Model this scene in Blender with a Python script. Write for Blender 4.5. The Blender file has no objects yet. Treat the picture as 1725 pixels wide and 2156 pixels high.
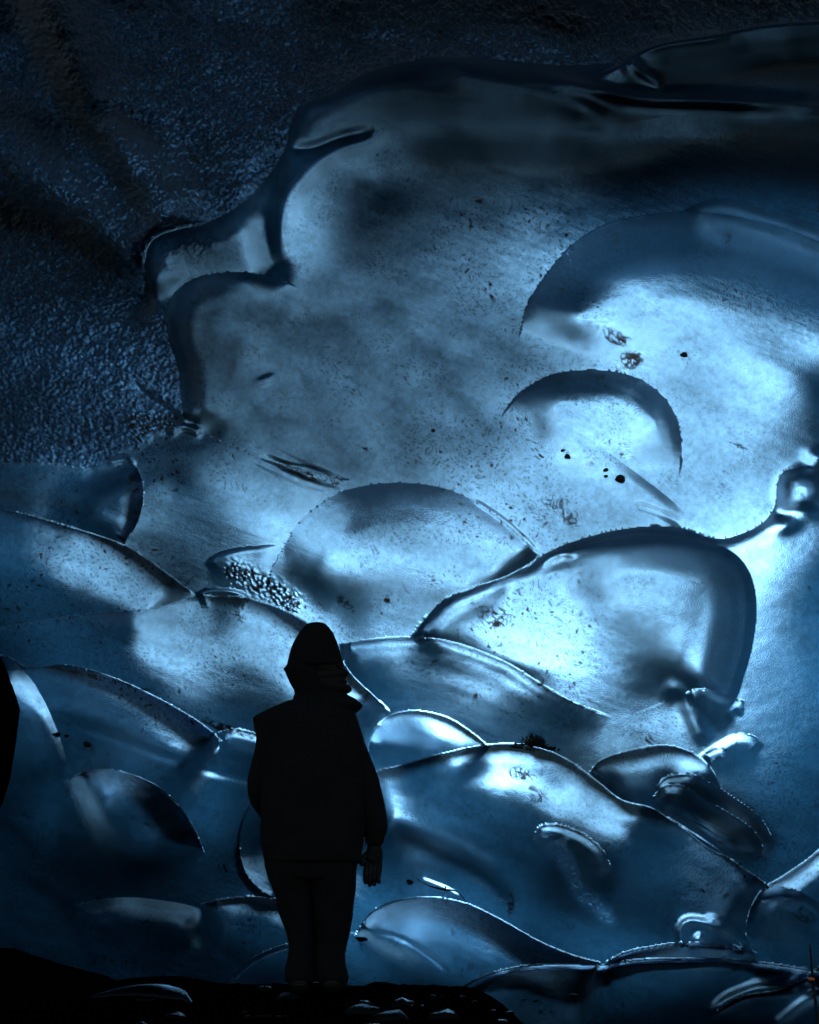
import bpy, bmesh, math, random
import numpy as np
from mathutils import Vector, Matrix
random.seed(7)
scene = bpy.context.scene
COL = scene.collection
# ------------------------------------------------------------------ camera
F = 2623.0                      # focal length in units of the 1725 x 2156 layout
PITCH = math.radians(17.0)
CAM = np.array([0.0, 0.0, 0.43])
RIGHT = np.array([1.0, 0, 0])
FWD = np.array([0, math.cos(PITCH), math.sin(PITCH)])
UP = np.array([0, -math.sin(PITCH), math.cos(PITCH)])
cd = bpy.data.cameras.new('camera'); cam = bpy.data.objects.new('camera', cd); COL.objects.link(cam)
cam.location = CAM; cam.rotation_euler = (math.pi/2 + PITCH, 0, 0)
cd.sensor_fit = 'HORIZONTAL'; cd.sensor_width = 36; cd.lens = 36*F/1725.0
cd.clip_start = 0.05; cd.clip_end = 500
scene.camera = cam

def P(px, py, depth):           # world point at a given distance along the view axis
    return CAM + FWD*depth + RIGHT*((px-862.5)/F*depth) + UP*(-(py-1078)/F*depth)
def PY(px, py, y):              # world point on the upright plane at distance y
    d = FWD + RIGHT*((px-862.5)/F) + UP*(-(py-1078)/F)
    return CAM + d*(y/d[1])

# ------------------------------------------------------------------ helpers
def link(o, parent=None):
    COL.objects.link(o)
    if parent is not None: o.parent = parent
    return o
def tag(o, label=None, cat=None, group=None, kind=None):
    if label: o['label'] = label
    if cat: o['category'] = cat
    if group: o['group'] = group
    if kind: o['kind'] = kind
    return o
def empty(name, loc=(0, 0, 0)):
    o = bpy.data.objects.new(name, None); o.location = loc; o.empty_display_size = .1
    return link(o)
ORG_ = {}
def worg(p): return ORG_.get(p.name, np.array(p.location))
def mesh_obj(name, V, Fc, mat, parent=None, smooth=True):
    """V are world coordinates; the object origin is placed at the parent's or the base."""
    V = np.asarray(V, dtype=float)
    if parent is not None: org = worg(parent)
    else: org = np.array([V[:, 0].mean(), V[:, 1].mean(), V[:, 2].min()])
    me = bpy.data.meshes.new(name)
    me.from_pydata((V-org).tolist(), [], [list(map(int, f)) for f in Fc]); me.validate()
    if smooth: me.polygons.foreach_set('use_smooth', [True]*len(me.polygons))
    me.materials.append(mat)
    o = bpy.data.objects.new(name, me)
    link(o, parent); ORG_[o.name] = org
    if parent is None: o.location = org
    return o
rng = np.random.RandomState(3)
def vnoise(x, y, scale, seed):
    """smooth value noise at float coordinates"""
    r = np.random.RandomState(seed); N = 256
    T = r.rand(N, N).astype(np.float32)
    fx = x/scale+37.3; fy = y/scale+11.7
    ix = np.floor(fx).astype(np.int32); iy = np.floor(fy).astype(np.int32)
    tx = (fx-ix).astype(np.float32); ty = (fy-iy).astype(np.float32)
    tx = tx*tx*(3-2*tx); ty = ty*ty*(3-2*ty)
    a = T[iy % N, ix % N]; b = T[iy % N, (ix+1) % N]; c = T[(iy+1) % N, ix % N]; d = T[(iy+1) % N, (ix+1) % N]
    return (a*(1-tx)+b*tx)*(1-ty)+(c*(1-tx)+d*tx)*ty - .5
def fbm(x, y, scale, seed, octv=4, gain=.5):
    s = 0; a = 1
    for k in range(octv):
        s = s + a*vnoise(x, y, scale/2**k, seed+k); a *= gain
    return s
def sstep(a, b, x):
    t = np.clip((x-a)/(b-a), 0, 1); return t*t*(3-2*t)

# ------------------------------------------------------------------ relief of the cave wall
STEP = 2.15
X0, X1, Y0, Y1 = -330, 2055, -260, 2330
gx = np.arange(X0, X1+.1, STEP, dtype=np.float32); gy = np.arange(Y0, Y1+.1, STEP, dtype=np.float32)
GX, GY = np.meshgrid(gx, gy)
H = np.zeros_like(GX)           # metres towards the viewer

def dense(pts, n=6):
    """Catmull-Rom through the points"""
    p = np.array(pts, dtype=float); q = []
    pp = np.vstack([2*p[0]-p[1], p, 2*p[-1]-p[-2]])
    for i in range(1, len(pp)-2):
        for k in range(n):
            t = k/n; a, b, c, d = pp[i-1], pp[i], pp[i+1], pp[i+2]
            q.append(.5*((2*b)+(c-a)*t+(2*a-5*b+4*c-d)*t*t+(3*b-a-3*c+d)*t**3))
    q.append(pp[-2]); return np.array(q)
def sdist(pts, pad):
    """signed distance (inside = right-hand side of the walk) and position along, on a window"""
    p = dense(pts)
    xa, xb = p[:, 0].min()-pad, p[:, 0].max()+pad; ya, yb = p[:, 1].min()-pad, p[:, 1].max()+pad
    i0 = max(0, int((xa-X0)/STEP)); i1 = min(len(gx), int((xb-X0)/STEP)+2)
    j0 = max(0, int((ya-Y0)/STEP)); j1 = min(len(gy), int((yb-Y0)/STEP)+2)
    sl = (slice(j0, j1), slice(i0, i1)); x = GX[sl]; y = GY[sl]
    best = np.full(x.shape, 1e9, np.float32); sg = np.ones_like(best); tt = np.zeros_like(best); NX = np.zeros_like(best); NY = np.zeros_like(best)
    seg = np.hypot(*(p[1:]-p[:-1]).T); cum = np.concatenate([[0], np.cumsum(seg)])
    for k in range(len(p)-1):
        ax, ay = p[k]; dx, dy = p[k+1]-p[k]; l2 = dx*dx+dy*dy+1e-9
        u = np.clip(((x-ax)*dx+(y-ay)*dy)/l2, 0, 1)
        ex = x-(ax+u*dx); ey = y-(ay+u*dy); d = ex*ex+ey*ey
        m = d < best
        best = np.where(m, d, best); sg = np.where(m, np.sign(-dy*ex+dx*ey), sg)
        tt = np.where(m, (cum[k]+u*seg[k])/cum[-1], tt); NX = np.where(m, ax+u*dx, NX); NY = np.where(m, ay+u*dy, NY)
    global NEAR; NEAR = (NX, NY)
    return sl, np.sqrt(best)*np.where(sg == 0, 1, sg), tt
def box(a, n, ax):
    c = np.cumsum(np.pad(a, [(n+1, n) if k == ax else (0, 0) for k in (0, 1)], mode='edge'), axis=ax, dtype=np.float64)
    m = a.shape[ax]
    return ((c[2*n+1:2*n+1+m]-c[:m]) if ax == 0 else (c[:, 2*n+1:2*n+1+m]-c[:, :m])).astype(np.float32)/(2*n+1)
def blur(a, sig):               # sig in layout px
    n = max(1, int(round(sig/STEP)))
    for _ in range(3): a = box(box(a, n, 0), n, 1)
    return a
AMP = 1.6
def crest(pts, A, j=.3, r=30, L=200, ta=.12, tb=.12, soft=1.0, p=2.0, flat=0.):
    """an overlapping lobe: a step of j*A at the line, rounding up to A over r px, fading over L px"""
    sl, d, t = sdist(pts, 3.0*L+r+(120 if L >= 100 else 20))
    w = np.ones_like(d)
    if ta > 0: w = w*sstep(0, ta, t)
    if tb > 0: w = w*sstep(0, tb, 1-t)
    w = w*(.92+.16*np.sin(t*6.3+pts[0][0])*np.sin(t*4.1+pts[-1][1])) if L >= 100 else w
    u = np.clip(d/r, 0, 1)
    R = j*np.clip((d+soft)/(2*soft), 0, 1)+(1-j)*(1-(1-u)**2)
    Fo = np.exp(-(np.maximum(d-.5*r, 0)/L)**p)
    C = (w*R*Fo*(d > -soft)).astype(np.float32)
    if L >= 50:
        M = (d > -soft).astype(np.float32)+1e-4
        db = blur(np.maximum(d, 0)*M, 45)/(blur(M, 45)+1e-6)
        for s0, d0, d1 in ((12, 8, 40), (30, .45*r+25, .6*r+70), (62, .8*r+40, r+110), (110, 1.1*r+80, 1.2*r+200), (160, 1.3*r+150, 1.4*r+320)):
            if d0 > L: break
            B = blur(C*M, s0)/(blur(M, s0)+1e-6)
            C = C+(B-C)*sstep(d0, d1, d if s0 < 50 else db)
        S_ = blur(M, 60)          # melt away before the far side, where the outline no longer bounds the lobe
        C *= 1-sstep(50, 150, db)*(1-sstep(.55, .93, S_))
        C *= (d > -soft)*sstep(3.0*L+r+(100 if L >= 100 else 15), 2.2*L+r, d)
    if flat > 0:                # a lobe lying in front hides the slopes of those behind it
        Hs_ = blur(H[sl], 14); fi = np.clip((NEAR[0]-X0)/STEP-sl[1].start, 0, C.shape[1]-1.01); fj = np.clip((NEAR[1]-Y0)/STEP-sl[0].start, 0, C.shape[0]-1.01)
        i_ = fi.astype(int); j_ = fj.astype(int); fi -= i_; fj -= j_
        Hn = (Hs_[j_, i_]*(1-fi)+Hs_[j_, i_+1]*fi)*(1-fj)+(Hs_[j_+1, i_]*(1-fi)+Hs_[j_+1, i_+1]*fi)*fj
        Hn = Hn+(blur(Hn*M, 12)/(blur(M, 12)+1e-6)-Hn)*sstep(3, 16, d); Hn = Hn+(blur(Hn*M, 60)/(blur(M, 60)+1e-6)-Hn)*sstep(30, 140, d)
        mk = flat*w*(d > -soft)*np.exp(-(np.maximum(d, 0)/(1.25*L+.5*r))**2)
        mk = mk+(blur(mk*M, 25)/(blur(M, 25)+1e-6)-mk)*sstep(15, 90, d); mk *= (d > -soft)*(1-sstep(50, 150, db)*(1-sstep(.55, .93, S_)))
        H[sl] += (Hn-H[sl])*mk
    H[sl] += AMP*A*C
def ridge(pts, A, w, ta=.2, tb=.2):
    sl, d, t = sdist(pts, 3*w)
    H[sl] += AMP*A*np.exp(-(d/w)**2)*sstep(0, ta, t)*sstep(0, tb, 1-t)
def bump(cx, cy, rx, ry, ang, A, q=1.0):
    a = math.radians(ang); u = ((GX-cx)*math.cos(a)+(GY-cy)*math.sin(a))/rx; v = (-(GX-cx)*math.sin(a)+(GY-cy)*math.cos(a))/ry
    H[...] += AMP*A*np.exp(-(u*u+v*v)**q)

# -- base: a great bulge of ice, nearest the viewer right of the middle
def base():
    dx = (GX-1270)/328.; dy = (GY-1160)/328.
    kx = np.where(dx < 0, .72, 1.0); ky = np.where(dy < 0, .95, .85)
    q = np.sqrt((dx*kx)**2+(dy*ky)**2)
    return 7.6+.6*(np.sqrt(q*q+1.0)-1.0)
#CURVES
BIG_DOME = [(1092, 720), (1098, 690), (1112, 640), (1145, 585), (1200, 520), (1262, 478), (1330, 458), (1440, 445), (1540, 455), (1640, 478), (1725, 510), (1900, 590)]
ARCH = [(1045, 900), (1068, 860), (1105, 820), (1160, 790), (1220, 780), (1290, 782), (1350, 800), (1400, 838), (1428, 890), (1436, 960), (1425, 1030)]
MID_DOME = [(556, 1262), (572, 1200), (600, 1147), (635, 1095), (690, 1050), (750, 1026), (830, 1016), (910, 1022), (980, 1045), (1050, 1090), (1100, 1135), (1140, 1175)]
EDGE_C = [(862, 1345), (895, 1300), (940, 1260), (1000, 1236), (1060, 1216), (1112, 1190), (1150, 1162), (1210, 1137), (1290, 1116), (1370, 1106), (1440, 1112), (1510, 1133), (1570, 1118), (1612, 1092), (1632, 1060), (1638, 1010), (1660, 988), (1725, 985), (1900, 1010)]
INNER_C = [(1130, 1190), (1230, 1146), (1340, 1122), (1440, 1128), (1530, 1155), (1575, 1200), (1592, 1270), (1585, 1350), (1567, 1420), (1545, 1480), (1500, 1540)]
LOBE_D = [(715, 1357), (790, 1345), (870, 1341), (960, 1354), (1060, 1392), (1140, 1440), (1210, 1480), (1290, 1510)]
LOBE_F = [(772, 1590), (780, 1555), (800, 1522), (835, 1503), (880, 1497), (940, 1510), (990, 1540), (1032, 1574)]
LOBE_G = [(760, 1632), (800, 1622), (850, 1611), (920, 1590), (1000, 1572), (1080, 1566), (1150, 1580), (1210, 1610), (1260, 1647), (1310, 1685), (1370, 1702), (1430, 1735), (1500, 1780), (1560, 1825), (1625, 1870)]
LOBE_H = [(1240, 1628), (1268, 1600), (1330, 1580), (1390, 1570), (1440, 1578), (1480, 1600), (1510, 1640), (1522, 1675)]
LOBE_I = [(745, 1975), (775, 1930), (810, 1905), (860, 1893), (920, 1890), (990, 1906), (1060, 1940), (1130, 1980), (1200, 2010), (1265, 2028)]
LOBE_J = [(880, 2165), (915, 2122), (960, 2088), (1020, 2055), (1090, 2036), (1180, 2029), (1270, 2032), (1340, 2021), (1450, 2018), (1530, 2020), (1640, 2032), (1725, 2045), (1850, 2060)]
LEFT_A = [(-200, 972), (0, 976), (90, 974), (180, 984), (222, 973), (250, 950), (290, 946), (322, 915), (370, 906), (430, 915), (500, 945), (600, 980), (680, 1002), (750, 1012)]
LEFT_B = [(270, 960), (295, 1000), (301, 1045), (290, 1095), (262, 1148)]
LEFT_C = [(-200, 1040), (0, 1072), (60, 1084), (130, 1104), (200, 1126), (270, 1152), (330, 1192), (412, 1254)]
LEFT_D = [(-260, 1350), (-100, 1336), (60, 1312), (200, 1292), (320, 1282), (380, 1266), (415, 1252), (450, 1255), (500, 1256), (560, 1270), (610, 1290), (660, 1322), (700, 1365), (740, 1420), (790, 1468), (824, 1500)]
LEFT_E = [(-200, 1340), (0, 1380), (60, 1406), (130, 1400), (200, 1414), (270, 1440), (350, 1480), (420, 1522), (470, 1562)]
LEFT_F = [(130, 1650), (165, 1630), (210, 1621), (260, 1626), (320, 1650), (370, 1690), (405, 1740), (432, 1800)]
NOSE = [(388, 895), (380, 820), (374, 770), (354, 710), (351, 655), (372, 612), (425, 582), (500, 572), (570, 582), (640, 610)]
FOLD = [(330, 640), (304, 570), (302, 525), (325, 492), (375, 476), (435, 468), (485, 444), (530, 410), (572, 360), (600, 310), (607, 280), (620, 242), (650, 212), (700, 195), (760, 157), (860, 127), (960, 116), (1080, 126), (1200, 136), (1300, 132), (1400, 150)]
LUMP = [(1376, 1680), (1398, 1654), (1440, 1655), (1485, 1684), (1532, 1712), (1582, 1745), (1606, 1785), (1592, 1812), (1556, 1812), (1500, 1790), (1440, 1745), (1395, 1712), (1376, 1680)]
LUMP_BACK = [(1383, 1655), (1408, 1634), (1460, 1632), (1505, 1655), (1558, 1690), (1602, 1725), (1628, 1775), (1614, 1806), (1560, 1790), (1480, 1740), (1400, 1690), (1383, 1655)]
#SHAPES
def shapes():
    # the upper part
    crest(FOLD, .34, j=.5, r=45, L=150, ta=.04, tb=.15)
    crest(NOSE, .24, j=.4, r=50, L=170, ta=.05, tb=.25)
    ridge([(598, 560), (592, 480), (603, 420), (640, 370), (700, 318), (790, 282), (850, 276)], .07, 24)
    ridge([(575, 300), (560, 380), (556, 460), (562, 540), (600, 610)], -.12, 34)
    ridge([(600, 312), (660, 312), (720, 290), (800, 272)], -.10, 14)
    crest([(640, 316), (700, 304), (760, 283), (860, 268), (1000, 270), (1160, 272), (1300, 262), (1450, 240), (1620, 240), (1900, 250)], -.10, j=0, r=150, L=210, ta=.15, tb=.05, p=1.0)
    ridge([(560, 700), (560, 700.5), (561, 701)], 0, 10)
    bump(730, 210, 130, 50, -20, .10); bump(1000, 210, 260, 50, 4, .16)
    ridge([(900, 130), (1030, 160), (1140, 190), (1230, 225), (1285, 275)], .12, 30)
    ridge([(1090, 150), (1210, 178), (1330, 205), (1480, 212), (1640, 218), (1760, 215)], .16, 17, tb=.3)
    crest([(1230, 165), (1300, 132), (1335, 108), (1400, 84), (1500, 68), (1600, 48), (1725, 38), (1900, 30)], .35, j=.3, r=14, L=70)
    ridge([(1340, 108), (1400, 90), (1500, 78), (1540, 74)], .06, 14)
    ridge([(1325, 120), (1350, 150), (1400, 180)], .08, 12)
    # the great dome on the right and the lip behind it
    crest([(1425, 452), (1470, 428), (1530, 416), (1600, 436), (1680, 462), (1760, 490), (1900, 540)], .16, j=.2, r=34, L=90)
    crest(BIG_DOME, .54, j=.2, r=165, L=520, ta=.10, tb=.02)
    crest(ARCH, .32, j=.25, r=75, L=300, ta=.30, tb=.3)
    crest([(1090, 845), (1180, 890), (1260, 935), (1340, 995), (1410, 1050), (1480, 1115)], .035, j=.0, r=40, L=130, ta=.4, tb=.3)
    ridge([(1180, 960), (1260, 975), (1350, 1040), (1440, 1105)], .03, 30)
    ridge([(1330, 1060), (1400, 1085), (1450, 1110)], -.03, 10)
    # middle dome and the lip at its left
    crest([(430, 1190), (450, 1170), (480, 1158), (530, 1150), (600, 1147)], .14, j=.35, r=14, L=110, tb=.3)
    crest(MID_DOME, .40, j=.5, r=130, L=420, ta=.22, tb=.06)
    ridge([(985, 1045), (1050, 1087), (1100, 1130), (1140, 1170)], .02, 5)
    # big central lobe
    crest(EDGE_C, .34, j=.25, r=36, L=720, ta=.03, tb=.02)
    crest(INNER_C, .33, j=.0, r=115, L=380, ta=.2, tb=.12)
    bump(1182, 1184, 40, 17, -12, -.05); ridge([(1140, 1198), (1150, 1180), (1185, 1165), (1220, 1170)], .035, 8)
    bump(1692, 1035, 44, 48, 0, .20, 1.6); bump(1650, 1108, 30, 16, -10, .07); bump(1725, 965, 26, 20, 0, .1)
    ridge([(1625, 1085), (1680, 1075), (1760, 1078)], -.07, 14)
    crest(LOBE_D, .40, j=.85, r=24, L=230, ta=.04, tb=.35, flat=.5)
    bump(1090, 1392, 70, 26, 20, .07)
    ridge([(1390, 1440), (1440, 1462), (1452, 1500), (1490, 1570)], .05, 16)
    crest([(1440, 1462), (1475, 1450), (1520, 1464), (1552, 1474), (1567, 1480), (1562, 1510)], .11, j=.5, r=26, L=70)
    crest([(1470, 1592), (1510, 1566), (1545, 1548), (1585, 1550), (1610, 1572)], .07, j=.3, r=24, L=50)
    crest([(1480, 1584), (1510, 1574), (1530, 1580), (1526, 1604)], .07, j=.5, r=14, L=40)
    crest(LOBE_H, .36, j=.84, r=95, L=110, ta=.05, tb=.2, flat=.85)
    crest(LOBE_F, .36, j=.78, r=95, L=115, ta=.1, tb=.04, flat=.85)
    crest(LOBE_G, .58, j=.72, r=190, L=240, ta=.02, tb=.05, flat=.9)
    bump(1120, 1850, 240, 150, 25, -.12)
    crest([(1128, 1790), (1127, 1758), (1140, 1738), (1180, 1737), (1230, 1757), (1270, 1792), (1292, 1840)], .12, j=.5, r=30, L=90)
    ridge([(1180, 1760), (1195, 1810), (1215, 1860)], .03, 14)
    ridge([(815, 1745), (880, 1775), (960, 1810), (1030, 1850), (1068, 1890), (1075, 1930)], -.04, 24, ta=.05)
    ridge([(815, 1720), (900, 1752), (1000, 1800), (1060, 1850)], .02, 14, ta=.05)
    ridge([(878, 1848), (915, 1862), (945, 1875), (978, 1895)], .035, 5); ridge([(938, 1870), (938, 1900)], .025, 5)
    crest(LUMP_BACK, .16, j=.35, r=34, L=500, ta=0, tb=0, flat=.9)
    crest(LUMP, .20, j=.3, r=44, L=500, ta=0, tb=0, flat=.9)
    crest(LOBE_I, .48, j=.85, r=125, L=150, ta=.06, tb=.02, flat=.85)
    ridge([(775, 1960), (840, 1975), (900, 2010), (950, 2050)], -.03, 6)
    ridge([(1437, 1998), (1434, 1958), (1452, 1940), (1495, 1946), (1535, 1960), (1562, 1992), (1572, 2020)], .09, 9, .05, .1); ridge([(1455, 1972), (1490, 1988), (1540, 2000)], .10, 14); ridge([(1480, 1930), (1530, 1942), (1560, 1968), (1580, 2000)], .05, 7)
    crest([(1268, 2030), (1320, 2004), (1380, 1992), (1440, 1985), (1540, 1990), (1600, 2010)], .20, j=.5, r=10, L=40)
    crest([(1572, 1985), (1575, 1930), (1600, 1880), (1640, 1866), (1700, 1885), (1760, 1930), (1850, 1990)], .26, j=.3, r=30, L=160)
    crest([(1560, 1880), (1620, 1862), (1680, 1825), (1725, 1790), (1820, 1700)], .20, j=.1, r=50, L=120)
    crest(LOBE_J, .40, j=.6, r=14, L=200, ta=.03, tb=.02)
    ridge([(1480, 2156), (1530, 2110), (1590, 2085), (1650, 2078), (1720, 2040)], .12, 14); ridge([(1620, 2170), (1680, 2120), (1740, 2080)], .10, 12)
    crest([(1500, 2135), (1560, 2098), (1640, 2086), (1690, 2060), (1760, 2010)], .14, j=.7, r=8, L=60)
    # left side
    crest(LEFT_A, .36, j=.84, r=130, L=220, ta=.03, tb=.15, flat=.6)
    ridge([(222, 975), (262, 968), (282, 985)], .04, 8); ridge([(350, 912), (385, 898), (430, 914)], .05, 9)
    crest(LEFT_B, .28, j=.85, r=100, L=180, ta=.3, tb=.05, flat=.5)
    crest(LEFT_C, .46, j=.72, r=190, L=170, ta=.02, tb=.10, flat=.8)
    crest(LEFT_D, .50, j=.74, r=200, L=230, ta=.55, tb=.06, flat=.85)
    crest([(410, 1250), (440, 1238), (490, 1240), (530, 1255)], .08, j=.4, r=8, L=22)
    crest(LEFT_E, .46, j=.80, r=130, L=125, ta=.02, tb=.04, flat=.9)
    crest([(-100, 1360), (0, 1378), (50, 1412), (90, 1470), (130, 1560), (150, 1640)], .22, j=.0, r=70, L=160)
    crest([(455, 1545), (500, 1535), (560, 1552), (600, 1570)], .14, j=.3, r=30, L=90)
    ridge([(130, 1510), (260, 1560), (400, 1610), (520, 1640), (620, 1660)], -.03, 12)
    crest(LEFT_F, .48, j=.80, r=130, L=145, ta=.15, tb=.15, flat=.9)
    crest([(600, 1900), (545, 1872), (512, 1825), (506, 1765), (522, 1705), (560, 1660)], -.20, j=.8, r=60, L=240)
    crest([(420, 1906), (480, 1893), (540, 1889), (600, 1902), (650, 1935), (690, 1990)], .24, j=.75, r=80, L=140)
    crest([(150, 1905), (260, 1890), (360, 1900), (430, 1915)], .14, j=0, r=60, L=90)
    crest([(470, 2070), (530, 2020), (600, 1990), (680, 1975)], .14, j=.4, r=14, L=70)
    bump(560, 800, 26, 10, -20, .03)
    # crack system between the left lobe and the wall
    for dx, dy, a in ((0, 0, .014), (18, -14, .009), (-30, 8, .009)):
        ridge([(540+dx, 950+dy), (600+dx, 980+dy), (660+dx, 1008+dy), (740+dx, 1030+dy)], -a, 6)
        ridge([(560+dx, 968-dy), (640+dx, 985-dy), (700+dx, 998-dy)], -a, 5)
    bump(650, 1000, 60, 16, 20, -.05)
    # undulation everywhere
    H[...] += .055*fbm(GX+.4*GY, GY, 330, 11, 3)+.0035*fbm(GX+.5*GY, GY*1.9, 60, 23, 3)
shapes()
# rough frosted region (upper left) and rock at the top
from_poly = {}
def inpoly(poly):
    x = GX; y = GY; p = np.array(poly, dtype=float); ins = np.zeros(x.shape, bool); n = len(p); k = n-1
    for i in range(n):
        xi, yi = p[i]; xk, yk = p[k]
        c = ((yi > y) != (yk > y)) & (x < (xk-xi)*(y-yi)/(yk-yi+1e-9)+xi); ins ^= c; k = i
    return ins
def d_(c): return [tuple(q) for q in dense(c, 4)]
def rv(c): return list(reversed(c))
OUTER = d_(FOLD)[8:]            # fold line from the snout to the top
rough_poly = [(-400, -400)]+[(2100, -400), (2100, 28), (1725, 38), (1600, 48), (1500, 68), (1400, 84), (1335, 108), (1300, 132), (1290, 133)]+rv(d_(FOLD)[:-8])+[(352, 655), (354, 710), (374, 770), (380, 820), (388, 895), (370, 906), (322, 915), (290, 946), (250, 950), (222, 973), (180, 984), (90, 974), (0, 976), (-400, 968)]
ROUGH = inpoly(rough_poly)
def soften(m, n=6):
    a = m.astype(np.float32)
    for _ in range(n):
        a = (a+np.roll(a, 1, 0)+np.roll(a, -1, 0)+np.roll(a, 1, 1)+np.roll(a, -1, 1))/5
    return a
rm = soften(ROUGH, 10)
Hs = H.copy(); H[...] = 0
ridge([(-150, 170), (0, 300), (100, 380), (220, 480), (340, 570)], .38, 70, .01, .15)
ridge([(60, -100), (130, 80), (180, 200), (250, 320), (340, 440), (430, 520)], .42, 75, .01, .2)
ridge([(-100, 420), (100, 480), (240, 560), (350, 650)], -.16, 60, .01, .1)
ridge([(0, -100), (70, 120), (150, 270), (250, 410), (330, 520)], -.20, 45, .01, .1)
ridge([(185, 250), (230, 235), (290, 262), (350, 320)], -.10, 26, .1, .3)
ridge([(270, 800), (330, 850), (390, 890)], -.04, 10)
bump(360, 520, 60, 45, 30, .10)
Hr = H.copy(); H[...] = Hs
H += Hr*rm
grain = fbm(GX, GY, 15, 51, 3, .7)
H += .028*grain*rm*(0.35+.65*sstep(900, 300, GY))
# rough skin also creeps over the snout below the fold
sn = np.exp(-(((GX-390)/75)**2+((GY-520)/60)**2))*(1-rm)
H += .02*fbm(GX, GY, 13, 61, 3, .7)*sn
#MICRO
def cells(x, y, scale, seed, edge=False):
    """F1 distance (and distance to the cell border) of a jittered grid"""
    r = np.random.RandomState(seed); N = 128; JX = r.rand(N, N).astype(np.float32); JY = r.rand(N, N).astype(np.float32)
    fx = x/scale+50; fy = y/scale+50; ix = np.floor(fx).astype(np.int32); iy = np.floor(fy).astype(np.int32)
    f1 = np.full(x.shape, 9., np.float32); f2 = f1.copy()
    for a in (-1, 0, 1):
        for b in (-1, 0, 1):
            cx = ix+a; cy = iy+b; d = np.hypot(cx+JX[cy % N, cx % N]-fx, cy+JY[cy % N, cx % N]-fy)
            f2 = np.minimum(f2, np.maximum(d, f1)); f1 = np.minimum(f1, d)
    return (f1, f2-f1) if edge else f1
wx = GX+26*vnoise(GX, GY, 40, 71)+12*vnoise(GX, GY, 14, 72); wy = GY+26*vnoise(GX, GY, 40, 73)+12*vnoise(GX, GY, 14, 74)
rot = (GX*.94+GY*.34, -GX*.34+GY*.94)        # streaks run down to the right
streak = fbm(rot[0]/6, rot[1], 16, 301, 4, .6)
fx_ = GX+5*vnoise(GX, GY, 12, 75); fy_ = GY+5*vnoise(GX, GY, 12, 76)
pits = cells(fx_, fy_, 13, 5); pitzone = sstep(-.05, .3, fbm(GX, GY, 260, 15, 3))
H += .0018*streak*(1-rm) - .0010*(1-np.clip(pits*1.6, 0, 1))*pitzone*(1-rm)
H += rm*(.032*np.clip(cells(fx_, fy_, 17, 6), 0, 1)+.034*np.clip(cells(fx_, fy_, 8, 8), 0, 1)+.07*fbm(GX, GY, 75, 88, 3))*(.45+.55*sstep(900, 400, GY))
def env(path, w):
    sl, d, t = sdist(path, 3*w); e = np.zeros_like(GX); e[sl] = np.exp(-(d/w)**2)*sstep(0, .15, t)*sstep(0, .15, 1-t); return e
BUB = np.clip(1.6*env([(462, 1190), (500, 1208), (550, 1232), (600, 1262), (640, 1290)], 21)+1.2*env([(268, 868), (300, 885), (340, 888), (380, 893)], 20)+1.2*env([(300, 880), (296, 910), (292, 935)], 18), 0, 1)
FOAM = np.clip(1.5*env([(1130, 1778), (1175, 1792), (1203, 1840), (1222, 1884), (1255, 1908), (1300, 1960)], 15), 0, 1)
bc = cells(fx_, fy_, 9, 9)
H += BUB*(.022*np.sqrt(np.clip(1-(bc/.5)**2, 0, 1)))+FOAM*(.02+.03*fbm(GX, GY, 15, 33, 3, .7))
D = base()-H

# world positions and normals of the whole relief
dirx = (GX-862.5)/F; diry = -(GY-1078)/F
W = CAM[None, None, :]+D[..., None]*(FWD[None, None, :]+dirx[..., None]*RIGHT+diry[..., None]*UP)
du = np.zeros_like(W); dv = np.zeros_like(W)
du[:, 1:-1] = W[:, 2:]-W[:, :-2]; du[:, 0] = W[:, 1]-W[:, 0]; du[:, -1] = W[:, -1]-W[:, -2]
dv[1:-1] = W[2:]-W[:-2]; dv[0] = W[1]-W[0]; dv[-1] = W[-1]-W[-2]
# at a step take the slope of the side without the step, so that each lobe keeps its own roundness up to its edge
LIM = .012*STEP
ex = D[:, 1:]-D[:, :-1]; fw = W[:, 1:]-W[:, :-1]
BAD = np.zeros(D.shape, np.float32)
l_ = np.abs(ex[:, :-1]); r_ = np.abs(ex[:, 1:]); m_ = (np.maximum(l_, r_) > LIM)
pick = np.where((l_ < r_)[..., None], fw[:, :-1], fw[:, 1:])*2; du[:, 1:-1] = np.where(m_[..., None], pick, du[:, 1:-1]); BAD[:, 1:-1] = np.minimum(l_, r_) > LIM
ey = D[1:]-D[:-1]; fh = W[1:]-W[:-1]
l_ = np.abs(ey[:-1]); r_ = np.abs(ey[1:]); m_ = (np.maximum(l_, r_) > LIM)
pick = np.where((l_ < r_)[..., None], fh[:-1], fh[1:])*2; dv[1:-1] = np.where(m_[..., None], pick, dv[1:-1]); BAD[1:-1] = np.maximum(BAD[1:-1], np.minimum(l_, r_) > LIM)
NRM = np.cross(du, -dv); NRM /= np.linalg.norm(NRM, axis=2, keepdims=True)
ok_ = 1-BAD; k3 = lambda a: box(box(a, 1, 0), 1, 1); den_ = k3(ok_)+1e-5
sm_ = np.stack([k3((NRM[..., q]*ok_).astype(np.float32))/den_ for q in range(3)], -1); NRM = np.where((BAD > 0)[..., None] & (den_ > .05)[..., None], sm_, NRM); NRM /= np.linalg.norm(NRM, axis=2, keepdims=True)+1e-9
NRM = -NRM if (NRM[500, 500]@FWD) > 0 else NRM
def wall_at(px, py):
    i = int(round((px-X0)/STEP)); j = int(round((py-Y0)/STEP)); return W[j, i], NRM[j, i]

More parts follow.
